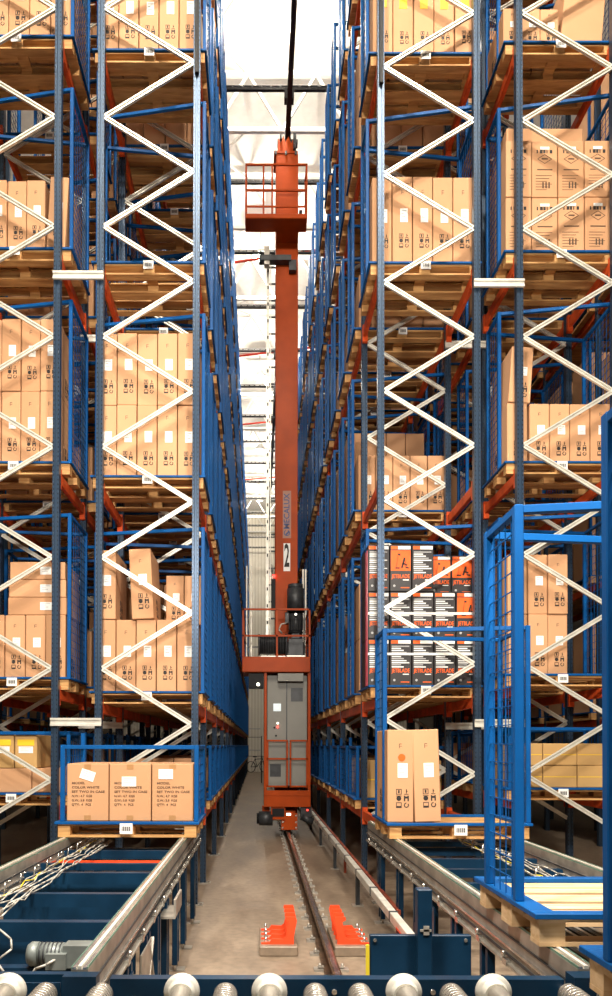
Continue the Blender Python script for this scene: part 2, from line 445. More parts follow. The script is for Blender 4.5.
def row(kind, n, w, h, d, xc, y, z, where, x0=None, jitter=.004, span=None):
    """n cartons side by side, centred on xc"""
    global NBOX
    step = (span / n) if span else w + .010
    xs = xc - step * (n - 1) / 2 if x0 is None else x0 + w / 2
    for i in range(n):
        jz = random.uniform(-1, 1) * .008
        put(kind, w, h, d, xs + i * step + random.uniform(-.3, .3) * jitter, y + random.uniform(0, .02), z,
            where.replace('#', ordw(i + 1)), 'cartons stored in the pallet cages', 0, jz)
        NBOX += 1

# ------------------------------------------------------------------ racks
ZP = [1.03, 2.28, 4.62, 6.96, 9.30, 11.64]      # top of cage base plate per shelf
PB = .136                                       # plate top above pallet bottom
TOP = 14.05
def frames_y(y1): return [y1, y1 + 1.25] + [y1 + 1.25 + 2.35 * k for k in range(1, 17)]
def post_profile():
    w, d = .035, .04
    return [(-w, -d), (-.012, -d), (-.008, -d + .012), (.008, -d + .012), (.012, -d), (w, -d), (w, d), (-w, d)]
def rack_post(h, x):
    m = MB(); pr = post_profile(); n = len(pr)
    vs = [(px + 0, py, 0.012) for px, py in pr] + [(px, py, h) for px, py in pr]
    fs = [tuple(reversed(range(n))), tuple(range(n, 2 * n))] + [(k, (k + 1) % n, (k + 1) % n + n, k + n) for k in range(n)]
    m.add(vs, fs, 'upright'); return m.mesh('upright_post')
POSTME = rack_post(TOP, 0)
FOOTME = MB().box(-.09, .09, -.075, .075, 0, .012, 'zinc').cyl((-.07, -.055, .012), (-.07, -.055, .03), .012, 'steel', 6).cyl((.07, -.055, .012), (.07, -.055, .03), .012, 'steel', 6).mesh('foot_plate')
def brace_mb(a, b):
    m = MB(); a, b = Vector(a), Vector(b)
    m.bar(a, b, .012, .042, 'brace'); u = Vector((0, -1, 0)); d = (b - a).normalized(); n = d.cross(u).normalized()
    for s in (-1, 1): m.bar(a + n * s * .016 + u * .014, b + n * s * .016 + u * .014, .024, .014, 'brace')
    return m
SLEEVE = MB().box(-.022, .022, -.075, -.041, 8.9, TOP, 'black').mesh('cable_sleeve')
def bracing(xa, xi, ya):
    """xa aisle-side (or node-high) post x, xi the other; list of brace meshes"""
    z = .73; k = 0; out = []
    s = 1 if xi > xa else -1
    while z < TOP - 1.3:
        za = z; zi = z + .5935
        out.append(brace_mb((xa - s * -.035, ya, za), (xi - s * .035, ya, zi)))
        out.append(brace_mb((xi - s * .035, ya, zi), (xa + s * .035, ya, za + 1.187)))
        z += 1.187
    return out
def bracing_meshes(dx):
    """meshes relative to aisle post at 0, other post at dx"""
    return [m.mesh('diagonal_brace') for m in bracing(0, dx, -.012)]
BR = {}
def rack_frame(xa, xi, y, label, group, near):
    t = thing('rack_upright', label, 'rack upright', (xa, y, 0), 0, group); bz = .07 if xa > 0 else 0
    dx = round(xi - xa, 3)
    for x in (0, dx):
        p = link('upright_post', POSTME, t, (x, 0, 0)); link('foot_plate', FOOTME, p)
    if dx not in BR:
        BR[dx] = bracing_meshes(dx)
        al = MB()
        for m in bracing(0, dx, -.012): al.sub(m)
        BR[(dx, 'all')] = al.mesh('bracing')
    if near:
        for me in BR[dx]: link('diagonal_brace', me, t, (0, 0, bz))
    else: link('bracing', BR[(dx, 'all')], t, (0, 0, bz))
    return t
BEAM = {}
def beam(x, y0, y1, z, label, group, near, rear=False):
    L = round(y1 - y0 - .09, 3)
    if L not in BEAM:
        BEAM[L] = MB().box(-.025, .025, 0, L, 0, .11, 'orange').mesh('rack_rail', bevel=.006)
        c = MB().box(-.032, .032, -.003, .045, -.06, .15, 'orange'); BEAM['c'] = c.mesh('rail_connector')
    o = link('rack_rail', BEAM[L], None, (x, y0 + .045, z)); tag(o, label, 'rack rail', group)
    if near:
        link('rail_connector', BEAM['c'], o, (0, 0, 0)); link('rail_connector', BEAM['c'], o, (0, L - .042, 0))
    return o
CAGES_TALL = 0
SIDES = {
 'left':  dict(y=8.0, xa=-.672, xi=-1.70, cx=-1.20, rank='left aisle rack', dz=0),
 'right': dict(y=8.12, xa=1.326, xi=2.371, cx=1.835, rank='right aisle rack', dz=.08),
 'outer left': dict(y=8.0, xa=-3.208, xi=-2.163, cx=-2.65, rank='outer left rack', dz=.15),
 'outer right': dict(y=8.12, xa=3.885, xi=2.835, cx=3.33, rank='outer right rack', dz=.21),
}
def slots(y1):
    s = [y1 + .08]
    for k in range(16):
        b = y1 + 1.25 + 2.35 * k
        s += [b + .14, b + 1.28]
    return s
CAGEAT = {}
for side, S in SIDES.items():
    outer = side.startswith('outer')
    fy = frames_y(S['y'])
    if outer: fy = fy[:9]
    for i, y in enumerate(fy):
        t = rack_frame(S['xa'], S['xi'], y, f"steel rack upright frame with pale zigzag braces, {S['rank']}, {ordw(i+1)} from the front", 'upright frames of the racks', i < 3)
        if i == 0 and not outer: tag(link('cable_sleeve', SLEEVE, t), 'black cable sleeve')
    ZQ = [z + S['dz'] * (1 if z > 1.5 or outer else 0) for z in ZP]
    for li, zp in enumerate(ZQ):
        for i in range(len(fy) - 1):
            for x, nm in ((S['xa'], 'aisle side' if not outer else 'far side'), (S['xi'], 'inner side')):
                if i >= (3 if outer else 14 if nm == 'aisle side' else 5): continue
                beam(x, fy[i], fy[i + 1], zp - PB - .112, f"orange rail under {SHELF[li]} shelf, {S['rank']}, {nm}, {ordw(i+1)} bay from front", 'orange rails carrying the cages', i < 6)
    sl = slots(S['y'])
    far_stuff = MB(); nfar = 0
    for li, zp in enumerate(ZQ):
        kind = 'low' if li == 0 else 'tall'
        for i, y in enumerate(sl):
            lim = 3 if outer else (22 if kind == 'tall' else 16)
            if outer and i > 15: break
            if side == 'right' and li == 2 and i == 0: continue
            if side in ('left', 'right') and li == 0 and i == 0: continue
            if i >= lim:
                far_stuff.sub(FARMB[kind], Matrix.Translation((S['cx'], y, zp - PB)))
                if outer:
                    for k in range(4):
                        hh = random.uniform(.9, 1.6) if kind == 'tall' else .5
                        far_stuff.box(S['cx'] - .55 + k * .27, S['cx'] - .55 + k * .27 + .25, y + .05, y + .78, zp, zp + hh, 'carton')
                continue
            CAGEAT[(side, li, i)] = (S['cx'], y, zp)
            place_cage(kind, S['cx'], y, zp - PB, f"{kind} blue wire pallet cage, {SHELF[li]} shelf, {S['rank']}, {ordw(i+1)} from the front",
                       'blue wire pallet cages in the racks' if kind == 'tall' else 'low blue pallet cages on the lowest shelf', i < (5 if not outer else 2))
    if far_stuff.v:
        tag(far_stuff.build('receding_cage_row'), f"mass of farthest blue pallet cages deep in the {S['rank']}", 'pallet cages', kind='stuff')

for sx, nm in ((-1, 'left'), (1, 'right')):
    m = MB(); xc = -5.6 if sx < 0 else 6.3; rr = random.Random(4 + sx)
    for i in range(14):
        y = 8.1 + i * 1.17
        for z in ZP:
            m.box(xc - .62, xc + .62, y, y + .85, z - .136, z - .1, 'wood').box(xc - .62, xc + .62, y, y + .1, z - .1, z - .02, 'wood').box(xc - .625, xc + .625, y, y + .85, z - .02, z, 'blue')
            hh = rr.uniform(1.0, 1.65) if z > 1.5 else .6
            for k in range(4): m.box(xc - .58 + k * .29, xc - .32 + k * .29, y + .05, y + .8, z, z + hh, 'carton')
            for x in (-.6, .6): m.box(xc + x - .02, xc + x + .02, y + .02, y + .06, z, z + (1.7 if z > 1.5 else .67), 'blue')
            m.box(xc - .52, xc - .47, y - .15, y + 1.02, z - .25, z - .137, 'orange').box(xc + .47, xc + .52, y - .15, y + 1.02, z - .25, z - .137, 'orange')
        if i % 2 == 0:
            for x in (-.5, .5): m.box(xc + x - .04, xc + x + .04, y - .1, y - .02, 0, TOP, 'upright')
    tag(m.build('loaded_rack_mass'), f"dim mass of loaded racking beyond the next aisle on the {nm}", 'racking', kind='stuff')
# row spacers joining the two racks of each side
for x0, x1, y, s in ((-2.20, -1.66, 8.0, 'left'), (2.33, 2.875, 8.12, 'right')):
    for z, w in ((1.94, 'lower'), (6.71, 'upper'), (11.7, 'top')):
        for k, dy in enumerate((0, 1.25)):
            m = MB().box(x0, x1, -.062, -.046, -.042, .042, 'brace').box(x0, x1, -.075, -.062, .02, .042, 'brace').box(x0, x1, -.075, -.062, -.042, -.02, 'brace')
            tag(m.build('row_spacer', loc=(0, y + dy, z)), f"white {w} spacer bracket bolted between the two {s} racks, {'front' if k==0 else 'second'} frames", 'bracket', 'white spacer brackets')
# ceiling-high aisle ties + crane guide rail
for k, y in enumerate([y for y in frames_y(8.05) if y > 13]):
    m = MB().box(-.75, 1.42, -.03, .03, 0, .05, 'black')
    for q in range(12): m.box(-.7 + q * .18, -.66 + q * .18, -.015, .015, .05, .085, 'dgrey')
    m.box(-.75, 1.42, -.012, .012, .085, .1, 'dgrey')
    o = m.build('aisle_tie', loc=(0, y, TOP + .002)); tag(o, f"thin black tie bar across the top of the aisle, {ordw(k+1)} from the front", 'tie bar', 'tie bars across the aisle top')
    MB().box(.47, .65, -.08, .08, -.2, -.002, 'black').build('rail_hanger', o)
g = MB().box(.515, .605, 7.5, 47.3, 13.66, 13.7, 'black').box(.55, .57, 7.5, 47.3, 13.7, 13.80, 'black').box(.515, .605, 7.5, 47.3, 13.8, 13.845, 'black')
tag(g.build('crane_guide_rail'), 'black overhead guide rail running along the aisle above the crane mast', 'guide rail')

# ------------------------------------------------------------------ contents of the front cages
def w_(side, li, i, what): return f"{what}, {'front' if i==0 else ordw(i+1)} cage, {SHELF[li]} shelf, {SIDES[side]['rank']}"
def fill(side, li, i, kind, n, w, h, d, rows, xoff=0, dy=.06, x0=None, z=0):
    cx, y, zp = CAGEAT[(side, li, i)]
    for r in range(rows):
        rn = '' if rows == 1 else (', bottom row', ', top row')[r]
        desc = {'tallmark': 'tall brown carton', 'cube': 'square brown carton', 'diamond': 'diamond marked carton', 'jet': 'black and orange carton',
                'yellow': 'yellow labelled carton', 'topyellow': 'tall yellow labelled carton', 'flat': 'flat brown carton', 'kraft': 'yellowish carton', 'plain': 'plain brown carton'}[kind]
        row(kind, n, w, h, d, cx + xoff, y + dy, zp + z + r * (h + .004), w_(side, li, i, f"{desc}, # from left{rn}"))
D = .68
# left rack, front column
fill('left', 1, 0, 'tallmark', 5, .211, .78, D, 1, xoff=-.02)
fill('left', 2, 0, 'tallmark', 5, .211, .79, D, 2, xoff=-.02)
fill('left', 4, 0, 'tallmark', 5, .211, .92, D, 1, xoff=-.02)
cx, y, zp = CAGEAT[('left', 1, 0)]
put('tallmark', .213, .75, D, cx - .46, y + .06, zp + .786, 'tall narrow carton standing on top at the left of the half-filled left front cage', 'cartons stored in the pallet cages')
put('tallmark', .235, .76, D, cx - .05, y + .03, zp + .786, 'tall carton leaning slightly left on top of the bottom row in the left front cage', 'cartons stored in the pallet cages', math.radians(-3))
for k in range(2): put('tallmark', .2, .56, .3, cx + .25 + k * .21, y + .44, zp + .786, f"shorter carton at the back of the half-filled left front cage, {'left' if k==0 else 'right'} one of the pair", 'cartons stored in the pallet cages')
# outer left rack
fill('outer left', 0, 0, 'plain', 3, .37, .26, D, 1)
fill('outer left', 0, 0, 'yellow', 2, .24, .36, D, 1, xoff=.0, z=.264)
fill('outer left', 1, 0, 'tallmark', 5, .213, .68, D, 1)
cx, y, zp = CAGEAT[('outer left', 1, 0)]
for k in range(3): put('flat', .64 - .02 * k, .19, D - .05, cx + .24, y + .08, zp + .684 + k * .194, f"flat wide carton, {('bottom', 'middle', 'top')[k]} of the flat stack, outer left rack", 'cartons stored in the pallet cages')
fill('outer left', 2, 0, 'tallmark', 5, .202, .79, D, 2, xoff=-.06)
fill('outer left', 3, 0, 'tallmark', 4, .200, .78, D, 1, xoff=-.115)
cx, y, zp = CAGEAT[('outer left', 3, 0)]
put('tallmark', .20, .78, D, cx + .43, y + .03, zp + .012, 'tall carton leaning at the right end of the outer left rack cage, fourth shelf', 'cartons stored in the pallet cages', math.radians(3))
fill('outer left', 4, 0, 'tallmark', 5, .222, .92, D, 1)
# right rack
cx, y, zp = CAGEAT[('right', 1, 0)]
for r in range(3):
    for c in range(5):
        if r == 2 and c > 2: k = 'jetpic'; hh = .45
        else: k = 'jetpic' if (r, c) in ((2, 1), (1, 4)) else 'jet'; hh = .52
        rn = ('bottom', 'middle', 'top')[r]
        yb = y + .10 + (.2 if (r == 2 and c > 2) else 0)
        put(k, .238, hh, .60 if r < 2 or c < 3 else .4, cx - .5 + c * .245, yb, zp + r * .524, f"black carton with orange lettering, {rn} row, {ordw(c+1)} from the left", 'black and orange printed cartons')
for z, t in ((.35, 'lower'), (.80, 'upper')):
    tag(MB().box(-.62, .62, 0, .004, -.012, .014, 'white').build('packing_strap', loc=(cx, y + .088, zp + z)), f"{t} white packing strap across the black printed cartons", 'strap', 'white straps')
tag(MB().box(-.006, 0, 0, .14, 0, 1.5, 'pink').build('stretch_film_sheet', loc=(cx - .624, y + .1, zp)), 'pink film sheet down the side of the black cartons', 'film')
fill('right', 2, 1, 'tallmark', 5, .213, .72, D, 1)
fill('right', 3, 0, 'tallmark', 5, .216, .99, D, 1, xoff=-.015)
fill('right', 4, 0, 'topyellow', 5, .22, .92, D, 1)
fill('right', 0, 1, 'kraft', 2, .5, .48, D, 1)
fill('right', 0, 2, 'kraft', 2, .5, .45, D, 1)
fill('right', 0, 3, 'kraft', 3, .35, .5, D, 1)
# outer right rack
fill('outer right', 0, 0, 'kraft', 3, .37, .24, D, 2)
fill('outer right', 1, 0, 'tallmark', 3, .213, .66, D, 2, xoff=-.24)
fill('outer right', 2, 0, 'tallmark', 4, .216, .66, D, 1, xoff=.12)
cx, y, zp = CAGEAT[('outer right', 2, 0)]
put('tallmark', .222, .66, D, cx - .47, y + .05, zp, 'carton at the left end under the leaning one in the outer right rack', 'cartons stored in the pallet cages')
put('tallmark', .24, .62, D, cx - .45, y + .04, zp + .664, 'carton leaning on top of the row in the outer right rack, third shelf', 'cartons stored in the pallet cages', math.radians(4))
fill('outer right', 3, 0, 'diamond', 4, .283, .635, D, 2)
cx, y, zp = CAGEAT[('outer right', 3, 0)]
put('plain', .86, .24, .5, cx - .10, y + .2, zp + 1.280, 'wide closed carton lying on top of the diamond marked cartons', 'cartons stored in the pallet cages')
fill('outer right', 4, 0, 'tallmark', 3, .2, .42, D, 1, xoff=-.3)
cx, y, zp = CAGEAT[('outer right', 4, 0)]
put('plain', .46, .8, .6, cx + .27, y + .1, zp + .02, 'big plain carton tilted at the right in the outer right rack, fifth shelf', 'cartons stored in the pallet cages', math.radians(5))
# deeper cages
done = {('left', 1, 0)}
for side, li, i, n, h, rows in (
    [('right', 1, k, 4, .70, 2 if k % 2 else 1) for k in range(1, 7)] + [('right', 3, k, 4, .72, 1) for k in range(1, 4)] +
    [('right', 2, k, 4, .74, 2) for k in range(2, 5)] + [('right', 4, k, 4, .7, 2) for k in (1, 2)] +
    [('left', 1, k, 4, .72, 2) for k in (1, 2, 3)] + [('left', 2, k, 4, .74, 2) for k in (1, 2)] + [('left', 4, 1, 4, .74, 2)] +
    [('left', 0, k, 3, .5, 1) for k in (1, 2, 3)] + [('outer left', l, 1, 4, .7, 1) for l in (1, 2, 3)] + [('outer right', l, 1, 4, .7, 1) for l in (1, 3)]):
    fill(side, li, i, 'plain', n, .265, h, D, rows)
print('cartons', NBOX)

# ------------------------------------------------------------------ chain conveyors feeding the racks
def side_rail(x, y0, y1, face, parent, z=.897):
    m = MB()
    m.box(x - .031, x + .031, y0, y1, z - .06, z - .012, 'zinc')
    m.box(x - .030, x + .030, y0, y1, z - .20, z - .06, 'zinc')
    m.box(x - .05, x + .05, y0, y1, z - .212, z - .20, 'zinc')
    m.box(x - .036, x + .036, y0, y1, z - .085, z - .078, 'dgrey').box(x - .042, x + .042, y0, y1, z - .135, z - .125, 'steel').box(x - .038, x + .038, y0, y1, z - .175, z - .165, 'dgrey')
    o = m.build('side_rail', parent)
    c = MB().box(x - .030, x - .028, y0, y1, z - .012, z - .002, 'plast').box(x - .026, x - .012, y0, y1, z - .012, z - .004, 'steel').box(x - .007, x + .007, y0, y1, z - .012, z, 'brace').box(x + .012, x + .026, y0, y1, z - .012, z - .004, 'steel').box(x + .028, x + .030, y0, y1, z - .012, z - .002, 'plast')
    c.build('transport_chain', o)
    b = MB(); s = 1 if face > 0 else -1; y = y0 + .3
    while y < y1:
        b.box(x + s * .03, x + s * .055, y, y + .06, z - .215, z - .185, 'steel'); b.cyl((x + s * .05, y + .03, z - .16), (x + s * .065, y + .03, z - .16), .014, 'steel', 8)
        y += .42
    b.build('clamp_bolts', o)
    return o
def conveyor_leg(x, y, parent, tall=.66):
    m = MB()
    m.box(x - .02, x + .02, y - .07, y - .03, .05, tall, 'navy').box(x - .02, x + .02, y + .03, y + .07, .05, tall, 'navy').box(x - .018, x + .018, y - .03, y + .03, .3, .38, 'navy')
    o = m.build('support_leg', parent, bevel=.003)
    f = MB().box(x - .07, x + .07, y - .05, y + .05, 0, .01, 'zinc').cyl((x, y - .05, .01), (x, y - .05, .09), .012, 'steel', 8).cyl((x, y + .05, .01), (x, y + .05, .09), .012, 'steel', 8)
    f.build('levelling_foot', o)
def cross_member(x0, x1, y, z0, z1, parent, mat='navy', t=.06, lab=None):
    m = MB().box(x0, x1, y, y + .008, z0, z1, mat).box(x0, x1, y + .008, y + t, z1 - .008, z1, mat).box(x0, x1, y + .008, y + t, z0, z0 + .008, mat)
    o = m.build('cross_member', parent)
    if lab: tag(o, lab)
def cables(x, y0, y1, z, n, parent, seed):
    r = random.Random(seed); m = MB()
    for k in range(n):
        pts = []; xo = x + r.uniform(-.12, .12); yy = y0 + r.uniform(0, .2)
        while yy < y1:
            pts.append((xo + r.uniform(-.014, .014), yy, z + r.uniform(-.018, .012))); yy += r.uniform(.10, .2)
        if len(pts) > 1: m.tube(pts, .0042, 'cable' if k != 2 else 'ycable')
    for q in range(int((y1 - y0) / .3)):
        yy = y0 + q * .3
        m.tube([(x - .10, yy, z - .03), (x - .09, yy, z + .05), (x - .06, yy, z + .06)], .005, 'steel')
    m.build('cable_bundle', parent)

cl = thing('chain_conveyor', 'pallet chain conveyor at lower left leading into the left rack', 'conveyor', (0, 0, 0))
side_rail(-.645, 2.73, 7.9, 1, cl); side_rail(-1.675, 3.4, 7.9, 1, cl)
side_rail(-1.675, 2.2, 3.38, 1, cl)
for y in (3.0, 3.55, 4.15, 4.6, 5.05, 5.7, 6.3, 7.2): conveyor_leg(-.62, y, cl)
for y in (3.3, 4.6, 5.9, 7.2): conveyor_leg(-1.69, y, cl)
for y, z0, z1 in ((3.81, .70, .80), (4.53, .72, .80), (5.27, .72, .80), (5.67, .75, .80), (6.37, .73, .80), (7.1, .62, .72)):
    cross_member(-1.64, -.68, y, z0, z1, cl)
for y, z0, z1 in ((4.2, .42, .66), (4.85, .46, .70), (5.45, .60, .72)): MB().box(-1.64, -.68, y, y + .008, z0, z1, 'navy').build('inner_plate', cl)
cross_member(-1.64, -.68, 6.15, .725, .75, cl, 'buffer', .02, 'red cross bar')
for y in (4.1, 4.62, 5.36): MB().cyl((-1.63, y, .73), (-.67, y, .73), .012, 'steel', 8).build('drive_shaft', cl)
m = MB().cyl((-1.00, 3.45, .74), (-.88, 3.45, .74), .052, 'lgrey', 18).lathe((-1.05, 3.45, .74), (-1.0, 3.45, .74), [(0, .045), (.3, .056), (1, .056)], 'lgrey', 18).box(-.88, -.72, 3.40, 3.50, .69, .79, 'lgrey').box(-.95, -.86, 3.37, 3.41, .69, .76, 'lgrey')
for k in range(6): m.cyl((-.99 + k * .018, 3.45, .74), (-.984 + k * .018, 3.45, .74), .055, 'dgrey', 18)
m.box(-1.64, -.70, 3.42, 3.48, .64, .685, 'navy')
tag(m.build('drive_motor', cl), 'grey gearmotor')
MB().tube([(-.90, 3.38, .74), (-.94, 3.35, .72), (-.99, 3.36, .70), (-1.02, 3.4, .66)], .006, 'cable').tube([(-1.2, 3.5, .84), (-1.14, 3.48, .80), (-1.13, 3.46, .76), (-1.18, 3.44, .72), (-1.26, 3.44, .70)], .005, 'cable').tube([(-1.18, 3.4, .72), (-1.14, 3.38, .68), (-1.12, 3.36, .64), (-1.10, 3.4, .6)], .006, 'cable').build('motor_cable', cl)
cables(-1.42, 3.6, 6.9, .825, 8, cl, 3)
MB().box(-.62, -.52, 4.75, 5.1, .60, .615, 'zinc').box(-.53, -.515, 4.75, 5.1, .615, .72, 'zinc').build('guard_bracket', cl)
m = MB()
for y in (3.25, 3.85): m.box(-.60, -.592, y, y + .35, .2, .62, 'zinc' if y > 3.5 else 'navy')
m.build('cover_plate', cl)
for a, b in (((-.6, 3.9, .1), (-.6, 4.3, .6)), ((-.6, 4.5, .1), (-.6, 4.15, .6))): MB().bar(a, b, .02, .02, 'zinc').build('diagonal_strut', cl)
# end box
MB().box(-.69, -.57, 2.66, 2.72, .55, .88, 'navy').build('end_plate', cl)
tag(MB().box(-1.9, -.71, 2.95, 2.99, .62, .80, 'navy').build('end_cross_beam', cl), 'navy end beam')

cr = thing('chain_conveyor', 'pallet chain conveyor at lower right carrying the caged pallets into the right rack', 'conveyor', (0, 0, 0))
side_rail(1.20, 2.75, 8.0, -1, cr); side_rail(2.25, 2.75, 8.0, -1, cr)
for y in (3.05, 3.9, 4.5, 5.1, 5.6, 6.3, 7.2): conveyor_leg(1.19, y, cr)
for y in (3.3, 4.6, 5.9, 7.2): conveyor_leg(2.27, y, cr)
for y, z0, z1 in ((2.78, .60, .85), (3.6, .62, .76), (4.3, .66, .78), (4.9, .72, .80), (5.45, .74, .80), (5.95, .72, .80), (6.6, .73, .80), (7.2, .70, .78)):
    cross_member(1.235, 2.212, y, z0, z1, cr)
cross_member(1.235, 2.212, 6.2, .725, .75, cr, 'buffer', .02, 'red cross bar')
cables(1.98, 4.2, 7.2, .82, 8, cr, 5)
m = MB()
for k in range(9): m.box(1.30 + k * .035, 1.318 + k * .035, 2.85, 3.9, .80, .835, 'dgrey' if k % 2 else 'zinc')
m.build('chain_guide_strips', cr)
MB().box(1.12, 1.30, 2.66, 2.74, .5, .88, 'navy').build('end_plate', cr)
m = MB().box(1.148, 1.156, 3.05, 3.55, .18, .62, 'dgrey').box(1.146, 1.148, 3.2, 3.28, .3, .4, 'paper')
tag(m.build('cover_plate', cr), 'dark grey side cover with white label')
MB().box(1.148, 1.156, 4.9, 5.15, .33, .64, 'navy').box(1.146, 1.148, 4.98, 5.05, .4, .46, 'paper').build('control_box', cr)
MB().bar((1.13, 3.05, .62), (1.10, 2.8, .30), .02, .02, 'zinc').build('diagonal_strut', cr)

# ------------------------------------------------------------------ pallet cages on the conveyors
PB2 = .898 
lc = place_cage('low', -1.132, 6.48, PB2, 'low blue pallet cage holding three square cartons at the end of the left conveyor', None)
for k in range(3):
    o = put('cube', .362, .50, .62, -1.115 - .371 + k * .371, 6.55, PB2 + PB, f"square brown carton with printed text, {('left', 'middle', 'right')[k]} of three on left conveyor cage", 'square printed cartons')
    s = sticker_mb(0, 0, .125, .085).build('address_sticker', o, ((-.02, 0, .40), (-.01, 0, .33), (-.06, 0, .40))[k], rot=(0, (math.radians(18), 0, 0)[k], 0))
    s.location = ((-.0, -.001, .40), (-.01, -.001, .345), (-.06, -.001, .41))[k]; tag(s, 'white address sticker')
rc = place_cage('mid', 1.73, 6.42, PB2, 'blue pallet cage with two tall cartons standing at the end of the right conveyor', None)
for k, (x, a) in enumerate(((1.235, 0), (1.475, -1.8))):
    o = put('tallmark', .225, .80, .62, x + .0, 6.50, PB2 + PB + (.004 if a else 0), f"tall narrow carton, {('left one, with an orange dot,', 'right one')[k]} of the pair on the right conveyor".replace(',,', ','), 'pair of tall cartons', math.radians(a))
    if k == 0: tag(MB().cyl((0, -.003, 0), (0, -.0005, 0), .032, 'jetorange', 16).build('round_sticker', o, (.01, 0, .56)), 'orange round sticker')
fw = make_cage('mid', 'newwood')
fw.location = (1.725, 2.98, PB2); tag(fw, 'empty blue wire pallet cage in the right foreground on the conveyor', 'pallet cage')
fe = copy_tree(fw); fe.location = (1.70, 1.67, PB2); tag(fe, 'nearest blue pallet cage, cut by the right edge of the photo', 'pallet cage')

# ------------------------------------------------------------------ foreground roller conveyor
rcv = thing('roller_conveyor', 'roller conveyor with flanged steel rollers crossing the bottom foreground', 'conveyor', (0, 0, 0))
m = MB().box(-.54, 1.12, 2.75, 2.758, .62, .845, 'navy').box(-.54, 1.12, 2.758, 2.80, .837, .845, 'navy')
m.build('side_beam', rcv)
MB().box(-2.0, -.72, 2.75, 2.758, .60, .83, 'navy').build('side_beam', rcv)
MB().box(-2.0, 2.6, 1.2, 1.26, .60, .80, 'navy').build('side_beam', rcv)
for x in (-.22, .28, .64): MB().cyl((x, 2.742, .80), (x, 2.75, .80), .010, 'steel', 8).build('bolt', rcv)
for x in (-.52, .3, 1.1):
    MB().box(x - .04, x + .04, 2.765, 2.83, .012, .62, 'navy').box(x - .07, x + .07, 2.73, 2.86, 0, .012, 'zinc').build('support_leg', rcv)
    MB().box(x - .04, x + .04, 1.17, 1.195, .012, .7, 'navy').build('support_leg', rcv)
fl = MB().lathe((0, 0, 0), (0, -1, 0), [(0, .060), (.004, .064), (.018, .064), (.022, .060), (.0221, .060), (.0222, .050), (.034, .047), (.05, .041), (.0501, .041)], 'brace', 28).cyl((0, -.05, 0), (0, -.9, 0), .0345, 'zinc', 24).mesh('roller_flange')
rl = MB().cyl((0, 0, 0), (0, -1.40, 0), .042, 'zinc', 24).cyl((0, .06, 0), (0, 0, 0), .015, 'steel', 10)
for k in range(60): rl.lathe((0, -.02 - .022 * k, 0), (0, -.026 - .022 * k, 0), [(0, .0432), (1, .0432)], 'steel', 24)
rl = rl.mesh('roller')
rs = MB().cyl((0, 0, 0), (0, -1.40, 0), .032, 'steel', 24).cyl((0, .06, 0), (0, 0, 0), .015, 'steel', 10).mesh('roller')
for px, fl_ in ((8, 1), (45, 0), (101, 0), (182, 1), (226, 0), (270, 1), (316, 0), (361, 0), (405, 1), (453, 0), (495, 1), (572, 0), (607, 0), (-35, 0)):
    x = (px - 258) / 750 * 2.66
    o = link('roller', rs if fl_ else rl, rcv, (x, 2.69, .822 - (.0 if fl_ else .012)))
    if fl_: tag(link('roller_flange', fl, o, (0, .005, 0)), 'pale bell-shaped flange')
MB().tube([(-.50, 2.9, .55), (-.52, 2.78, .66), (-.46, 2.70, .74), (-.42, 2.72, .70), (-.40, 2.72, .60)], .007, 'ycable').build('earth_cable', rcv)

# blue guard cabinet beside the aisle end
gd = thing('guard_panel', 'low navy steel guard panel with a square post at the end of the aisle', 'guard panel', (0, 3.4, 0))
MB().box(.508, .966, 0, .03, .05, .842, 'navy').build('panel', gd, bevel=.003)
m = MB().box(.71, .775, -.065, -.002, .012, 1.06, 'navy'); m.build('post', gd, bevel=.004)
MB().box(.67, .815, -.10, .03, 0, .012, 'navy').build('foot_plate', gd)
MB().cyl((.53, -.006, .82), (.53, 0, .82), .008, 'steel', 8).cyl((.94, -.006, .82), (.94, 0, .82), .008, 'steel', 8).build('bolts', gd)
MB().box(.735, .76, -.07, -.066, .86, .90, 'zinc').box(.72, .77, -.07, -.066, .875, .885, 'zinc').build('catch_plate', gd)
tag(MB().box(.488, .504, -.01, .0, .5, .80, 'ycable').build('yellow_strap', gd), 'yellow webbing strap')

# ------------------------------------------------------------------ floor rail, clamps, buffers, bus bar
rt = thing('crane_rail', 'single steel floor rail with clamp plates running down the aisle', 'rail', (.555, 0, 0))
MB().box(-.06, .06, 3.6, 46.8, .012, .024, 'rail').box(-.012, .012, 3.6, 46.8, .024, .1, 'rail').box(-.03, .03, 3.6, 46.8, .1, .118, 'rail').build('rail_profile', rt)
MB().box(-.018, .018, 3.6, 46.8, .118, .1205, 'railtop').build('running_surface', rt)
cms = []
for s in (-1, 1):
    cm = MB(); cm.box(min(s * .05, s * .13), max(s * .05, s * .13), -.04, .04, 0, .018, 'zinc')
    cm.box(min(s * .055, s * .10), max(s * .055, s * .10), -.02, .02, .0245, .034, 'zinc'); cm.cyl((s * .085, 0, .015), (s * .085, 0, .055), .010, 'zinc', 8)
    cms.append(cm.mesh('rail_clamp'))
for k in range(50):
    for cm in cms: link('rail_clamp', cm, rt, (0, 4.0 + .42 * k, 0))
